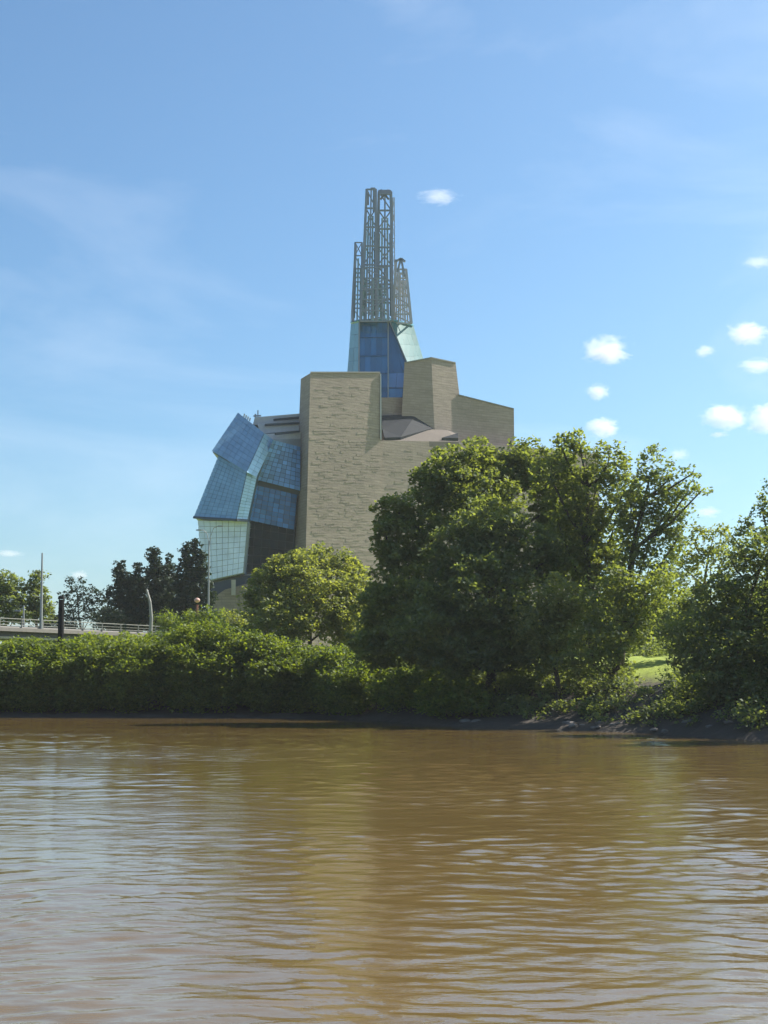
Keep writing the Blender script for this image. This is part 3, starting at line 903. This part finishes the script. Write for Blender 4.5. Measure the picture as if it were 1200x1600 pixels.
tree('tall ragged tree with a side branch sticking out to the right against the sky',
     [(1020, 725, 26, 30, 128), (1045, 750, 24, 34, 128), (1015, 770, 38, 40, 128), (1000, 830, 36, 50, 128), (1045, 810, 26, 36, 128), (1075, 768, 22, 16, 127), (1082, 740, 10, 14, 127), (1095, 768, 12, 8, 127), (1060, 840, 18, 22, 128), (990, 900, 36, 50, 128), (1015, 850, 50, 60, 129), (1050, 790, 36, 34, 129), (1035, 920, 40, 50, 129), (985, 790, 30, 50, 129)],
     966, 129, M['leaf_mid'], 105, dens=58, size=.18, r0=.34, trunk_top=(1020, 730, 128), clump=.6, core=.08)
tree('small bright rounded tree low in front of the tall airy trees',
     [(872, 935, 38, 38, 124), (885, 970, 32, 36, 124), (850, 980, 40, 50, 124), (870, 1010, 50, 40, 123)],
     870, 124, M['leaf_pale'], 106, dens=120, size=.17, r0=.22)
tree('medium leafy tree standing just left of the sunny grass gap',
     [(965, 905, 34, 28, 121), (945, 950, 50, 45, 121), (1000, 940, 40, 40, 121), (930, 1000, 56, 34, 120), (990, 985, 34, 28, 120), (920, 1030, 50, 24, 119), (965, 1022, 26, 24, 119), (1030, 905, 26, 22, 122)],
     955, 121, M['leaf'], 107, dens=95, size=.17, r0=.26)
tree('thin pale tree with a see-through crown behind the sunny gap',
     [(1085, 850, 30, 34, 138), (1115, 840, 26, 26, 138), (1060, 880, 22, 30, 138), (1110, 890, 40, 36, 138), (1140, 860, 22, 24, 138), (1060, 930, 40, 40, 137), (1100, 960, 60, 50, 137), (1080, 1000, 40, 34, 136)],
     1090, 138, M['leaf_pale'], 108, dens=48, size=.18, r0=.25, clump=.6, core=.1)
tree('dense dark tree filling the right edge with pale upper leaves',
     [(1150, 890, 46, 40, 108), (1195, 870, 40, 44, 108), (1110, 940, 50, 44, 107), (1170, 950, 70, 60, 107), (1080, 985, 46, 40, 106), (1085, 1030, 36, 34, 105), (1140, 1015, 80, 50, 105), (1130, 1060, 70, 30, 104), (1200, 1010, 60, 60, 105), (1240, 920, 60, 90, 106), (1270, 1000, 60, 70, 104)],
     1140, 107, M['leaf_mid'], 109, dens=100, size=.165, r0=.35)
tree('wispy tall tree cut by the right edge of the picture',
     [(1190, 795, 16, 22, 122), (1165, 815, 16, 16, 122), (1180, 840, 34, 26, 122), (1215, 780, 30, 40, 122), (1240, 830, 50, 50, 122), (1145, 838, 14, 18, 122), (1230, 720, 20, 24, 122)],
     1215, 122, M['leaf_mid'], 110, dens=50, size=.165, r0=.28, clump=.55, core=.1)

for px, Yt, lab in ((1345, 97, 'leafy tree on the bank just past the right edge of the picture'),
                    (1440, 108, 'leafy tree further along the bank past the right edge of the picture'),
                    (1560, 100, 'leafy tree at the far right end of the bank beyond the picture')):
    tree(lab, [(px, 860, 80, 70, Yt), (px - 70, 930, 60, 60, Yt), (px + 60, 930, 70, 60, Yt), (px, 990, 90, 50, Yt), (px + 20, 780, 50, 50, Yt)], px, Yt, M['leaf'], 500 + px, dens=60, size=.2, r0=.4)

# evergreens and distant trees on the left
def conifer(label, px, top, bot, Y, w, seed, group='dark evergreens beyond the bridge', mat=None):
    lobes = []; rg = random.Random(seed)
    n_ = 9
    for k in range(n_):
        f = (k + .4) / n_
        y = top + (bot - top) * f
        rw = w * 1.3 * (.18 + .82 * f ** .6)
        lobes.append((px + rg.uniform(-.25, .25) * rw, y, rw * rg.uniform(.8, 1.1), (bot - top) / n_ * .95, Y))
        if k > 1:
            sd = rg.choice((-1, 1))
            lobes.append((px + sd * rw * .8, y - rg.uniform(0, 6), rw * .4, 8, Y))
    return tree(label, lobes, px, Y, mat or M['leaf_dark'], seed, dens=85, size=.26, name='evergreen_tree', group=group, r0=.25, clump=.7, limbs=False, trunk_top=(px, top + 8, Y), core=.3)
conifer('dark pointed evergreen, leftmost of the row beyond the bridge', 190, 880, 985, 240, 24, 201)
conifer('dark evergreen second from the left in the row beyond the bridge', 214, 884, 985, 238, 18, 202)
conifer('tallest dark pointed evergreen near the middle of the row beyond the bridge', 242, 863, 985, 240, 26, 203)
conifer('narrow dark evergreen beside the tallest one in the row beyond the bridge', 264, 873, 985, 242, 18, 204)
conifer('twin-topped dark evergreen left part, just left of the pale glass wall', 291, 853, 985, 236, 19, 205)
conifer('dark evergreen touching the left edge of the pale glass wall', 307, 851, 985, 234, 24, 206)
tree('small open tree with visible sky through it beyond the bridge', [(120, 912, 18, 12, 235), (140, 930, 20, 16, 235), (110, 935, 22, 16, 235), (150, 950, 26, 20, 235), (122, 958, 30, 14, 235)],
     128, 235, M['leaf_dark'], 210, dens=38, size=.22, r0=.2, clump=.6, core=.1)
tree('dark green tree beyond the bridge, second from the left edge', [(60, 905, 13, 18, 230), (52, 935, 26, 30, 230), (66, 955, 22, 24, 230)],
     57, 230, M['leaf_mid'], 211, dens=80, size=.24, r0=.25)
tree('dark green round tree beyond the bridge at the left edge', [(12, 912, 24, 20, 228), (5, 945, 36, 34, 228), (30, 955, 26, 24, 228), (-30, 930, 36, 40, 228)],
     8, 228, M['leaf_mid'], 212, dens=80, size=.24, r0=.3)
for i, (px, py, rx, ry, Yd, lab) in enumerate([
        (170, 965, 30, 16, 232, 'low dark bush beyond the bridge, left of the evergreens'),
        (90, 972, 40, 12, 236, 'low dark bush beyond the bridge behind the railing'),
        (262, 968, 24, 14, 212, 'small green bush at the right end of the bridge'),
        (300, 968, 22, 16, 180, 'yellow green bush at the foot of the double lamp'),
        (322, 962, 14, 14, 178, 'bright little bush just right of the double lamp'),
        (1015, 1016, 44, 15, 152, 'dark low bush just behind the sunny grass patch'),
        (342, 966, 20, 16, 184, 'small green bush between the double lamp and the plinth wall'),
        (366, 968, 22, 18, 182, 'soft grey green bush against the sloping plinth wall')]):
    c, rr_ = px_lobe(px, py, rx, ry, Yd)
    base = Vector((c.x, c.y, gz(c.x, c.y)))
    o = empty('bush', base); tag(o, lab, 'bush')
    mat = M['leaf_dark'] if i < 2 else (M['leaf_mid'] if py > 1000 else M['thicket'] if i < 7 else M['leaf_pale'])
    quads_obj('foliage', leaf_cloud([(c, rr_), (c - Vector((0, 0, rr_[2] * .9)), (rr_[0] * 1.1, rr_[1], rr_[2] * 1.1))], 90, .17, 300 + i) - np.array(base), mat, o)
    mesh_obj('stem', *tube([Vector((0, 0, -.2)), Vector((.1, 0, 1)), c - base], [.12, .1, .04], 6), M['bark'], o)

for i, (px, py, rx, ry, Yd, lab) in enumerate([
        (590, 995, 60, 40, 172, 'dark bushy growth behind the round pale green tree'),
        (680, 985, 70, 44, 176, 'dark bushy tree deep behind the tallest big tree'),
        (780, 985, 70, 44, 178, 'dark bushy tree behind the broad dark tree'),
        (870, 985, 70, 40, 182, 'dark bushy tree behind the small bright rounded tree'),
        (960, 975, 60, 46, 180, 'dark bushy tree behind the tree beside the sunny grass gap'),
        (1035, 975, 46, 42, 184, 'dark bushy tree seen just above the sunny grass gap'),
        (1100, 985, 50, 40, 186, 'dark bushy tree behind the thin pale tree'),
        (1180, 970, 60, 52, 180, 'dark bushy tree behind the dense right edge tree')]):
    tree(lab, [(px - rx * .5, 1015, rx * .8, 18, Yd - 3), (px + rx * .5, 1014, rx * .8, 18, Yd - 3), (px - rx * .4, py, rx * .7, ry, Yd), (px + rx * .4, py + 6, rx * .7, ry * .9, Yd + 2), (px, py - ry * .3, rx * .5, ry, Yd - 2)], px, Yd, M['leaf_mid'], 400 + i, dens=80, size=.26,
         name='bushy_tree', group='bushy trees behind the riverbank trees', r0=.25, limbs=False)

# dense willow thicket on the left bank: nobody could count it
rg = random.Random(5)
top_px = [(-260, 1000), (0, 1004), (100, 1004), (140, 996), (200, 988), (260, 980), (330, 977), (400, 992), (450, 1002), (520, 1008), (560, 1020), (620, 1040), (700, 1062), (760, 1080)]
lobes = []
for k in range(420):
    x = rg.uniform(-66, 9)
    s_ = 2 + 11 * rg.random() ** 1.5
    y = float(bank_y(x)) + s_
    ppx = 600 + x / y * F
    tp = np.interp(ppx, [q[0] for q in top_px], [q[1] for q in top_px])
    ztop = P(ppx, tp, y).z
    f = min(1, .62 + .38 * (s_ - 2) / 3.5)
    g = gz(x, y)
    zc = g + (ztop - g) * f * rg.uniform(.80, 1.0) - .6
    rr_ = rg.uniform(.9, 1.9)
    zc = max(zc, g + .4)
    lobes.append(((x, y, zc), (rr_ * 1.15, rr_, rr_ * .8)))
    if zc - g > 3: lobes.append(((x, y, g + (zc - g) * .5), (rr_ * 1.3, rr_ * 1.1, (zc - g) * .5)))
V = leaf_cloud(lobes, 62, .17, 77, clump=.55, flat=.8, core=.15)
th = quads_obj('thicket', V, M['thicket'])
tag(th, 'dense low green willow thicket along the left bank above the water', 'thicket', kind='stuff')

# shaded undergrowth under the right trees
lobes = []
for k in range(430):
    x = rg.uniform(0, 34)
    s_ = rg.uniform(3.5, 24)
    y = float(bank_y(x)) + s_
    ppx = 600 + x / y * F
    if 985 < ppx < 1048 and s_ > 15: s_ = rg.uniform(6, 15)
    y = float(bank_y(x)) + s_
    hh = np.interp(ppx, [620, 700, 800, 960, 1040, 1100, 1200], [3.6, 2.8, 2.0, 1.5, 1.0, 2.2, 3.0]) * rg.uniform(.5, 1.1)
    if s_ < 11: hh *= .6
    if 985 < ppx < 1048: hh = min(hh, .7)
    if s_ < 6 and rg.random() < np.interp(ppx, [700, 850, 1000, 1200], [0, .6, .6, .3]): continue
    g = gz(x, y)
    rr_ = rg.uniform(.5, 1.2)
    lobes.append(((x, y, g + hh * .5), (rr_ * 1.3, rr_, max(.3, hh * .6))))
V = leaf_cloud(lobes, 60, .14, 78, clump=.4, flat=.7)
un = quads_obj('undergrowth', V, M['leaf_mid'])
tag(un, 'shaded undergrowth on the bank below the right trees', 'undergrowth', kind='stuff')

# pale stones on the mud
M['rock'] = plain('rock', (.15, .135, .12), .9, 0, .3, 3)
rk = None
for k in range(15):
    px = random.choice([random.uniform(860, 1060), random.uniform(700, 1190)])
    Yb = None
    for Yt in np.arange(80, 140, .25):
        x = (px - 600) / F * Yt
        if Yt >= bank_y(x): Yb = Yt; break
    if Yb is None: continue
    y = Yb + random.uniform(.3, 4.0); x = (px - 600) / F * y
    if rk is None or k % 5 == 0:
        v, f = tube([(0, 0, -.3), (0, .02, -.12), (.02, 0, .1), (0, .03, .2)], [.22, .34, .3, .12], 7)
        v = [Vector(q) + Vector((random.uniform(-.05, .05), random.uniform(-.05, .05), random.uniform(-.03, .03))) for q in v]
        me_o = mesh_obj('rock', v, f, M['rock']); rk = me_o; o = rk
    else:
        o = rk.copy(); COL.objects.link(o)
    o.location = (x, y, gz(x, y) + .05)
    s_ = random.uniform(.5, 1.2)
    o.scale = (s_ * 1.5, s_, s_ * .7); o.rotation_euler = (0, 0, random.uniform(0, 6))
    tag(o, 'small pale stone lying on the dark mud at the water edge', 'rock', 'stones on the muddy shore')

# ------------------------------------------------------------------ clouds
def cloud_mat(name, dens):
    m = bpy.data.materials.new(name); m.use_nodes = True
    nt = m.node_tree; nt.nodes.clear(); L = nt.links.new
    out = N(nt, 'ShaderNodeOutputMaterial'); tc = N(nt, 'ShaderNodeTexCoord'); oi = N(nt, 'ShaderNodeObjectInfo')
    ln = N(nt, 'ShaderNodeVectorMath'); ln.operation = 'LENGTH'; L(tc.outputs['Object'], ln.inputs[0])
    wv = N(nt, 'ShaderNodeMath'); wv.operation = 'MULTIPLY'; wv.inputs[1].default_value = 37.0; L(oi.outputs['Random'], wv.inputs[0])
    no = nt.nodes.new('ShaderNodeTexNoise'); no.noise_dimensions = '4D'
    no.inputs['Scale'].default_value = 2.2; no.inputs['Detail'].default_value = 7; no.inputs['Roughness'].default_value = .7; no.inputs['Distortion'].default_value = .7
    L(tc.outputs['Object'], no.inputs['Vector']); L(wv.outputs[0], no.inputs['W'])
    a = N(nt, 'ShaderNodeMath'); a.operation = 'MULTIPLY_ADD'; a.inputs[1].default_value = -.6; a.inputs[2].default_value = -.12
    L(ln.outputs['Value'], a.inputs[0])
    s = N(nt, 'ShaderNodeMath'); s.operation = 'ADD'; L(a.outputs[0], s.inputs[0]); L(no.outputs['Fac'], s.inputs[1])
    mr = N(nt, 'ShaderNodeMapRange'); mr.inputs['From Min'].default_value = 0; mr.inputs['From Max'].default_value = .3
    mr.inputs['To Max'].default_value = dens
    L(s.outputs[0], mr.inputs['Value'])
    pv = nt.nodes.new('ShaderNodeVolumePrincipled'); pv.inputs['Color'].default_value = (1, 1, 1, 1)
    pv.inputs['Anisotropy'].default_value = .15
    L(mr.outputs[0], pv.inputs['Density']); L(pv.outputs[0], out.inputs['Volume'])
    return m
M['puff'] = cloud_mat('cloud_puff', .04)
M['wisp'] = cloud_mat('cloud_wisp', .02)
def ico(n=2):
    import bmesh
    bm = bmesh.new(); bmesh.ops.create_icosphere(bm, subdivisions=n, radius=1)
    me = bpy.data.meshes.new('cloud'); bm.to_mesh(me); bm.free(); return me
ME = {}
for k_ in ('puff', 'wisp'):
    ME[k_] = ico(); ME[k_].materials.append(M[k_])
CY = 2600
for (px, py, w, h_, kind, lab) in [
        (947, 548, 100, 60, 'puff', 'white puffy cloud high above the tall airy trees'),
        (934, 613, 52, 40, 'puff', 'small white cloud right below the puffy cloud above the trees'),
        (941, 668, 76, 44, 'puff', 'white cloud just above the treetops left of centre right'),
        (1100, 549, 46, 26, 'puff', 'tiny white cloud left of the upper right cloud bank'),
        (1168, 522, 90, 48, 'puff', 'white cloud uppermost at the right edge'),
        (1185, 572, 90, 36, 'wisp', 'thin ragged cloud under the uppermost right cloud'),
        (1134, 652, 96, 60, 'puff', 'large white cloud right, beside the one cut by the frame'),
        (1198, 655, 90, 66, 'puff', 'large white cloud cut by the right edge of the frame'),
        (1122, 679, 40, 14, 'puff', 'flat sliver of cloud under the large white right cloud'),
        (1062, 710, 46, 28, 'wisp', 'faint small cloud above the ragged tree'),
        (1106, 800, 60, 26, 'wisp', 'faint low cloud between the two right tree groups'),
        (1186, 410, 70, 26, 'wisp', 'faint wispy cloud high at the right edge'),
        (684, 308, 90, 30, 'wisp', 'thin wispy cloud right of the spire top'),
        (14, 865, 60, 16, 'wisp', 'thin low cloud at the left edge'),
        (124, 899, 40, 22, 'puff', 'small low cloud above the open tree on the left')]:
    o = bpy.data.objects.new('cloud', ME[kind]); COL.objects.link(o)
    k = mpp(CY)
    o.location = P(px, py, CY)
    o.scale = (w * .58 * k, w * .45 * k, h_ * .58 * k)
    tag(o, lab, 'cloud', 'small clouds in the sky')

# ------------------------------------------------------------------ air
m = bpy.data.materials.new('added_haze'); m.use_nodes = True
nt = m.node_tree; nt.nodes.clear()
out = N(nt, 'ShaderNodeOutputMaterial'); pv = nt.nodes.new('ShaderNodeVolumePrincipled')
pv.inputs['Color'].default_value = (.9, .97, 1.0, 1); pv.inputs['Density'].default_value = .00009; pv.inputs['Anisotropy'].default_value = .3
nt.links.new(pv.outputs[0], out.inputs['Volume'])
hz = mesh_obj('added_haze', *box((0, 600, 64), (3200, 2000, 136)), m)  # volume added so its scatter lifts the darks, like lens flare
tag(hz, 'thin haze added to lift the dark tones over the river and far bank', kind='stuff')
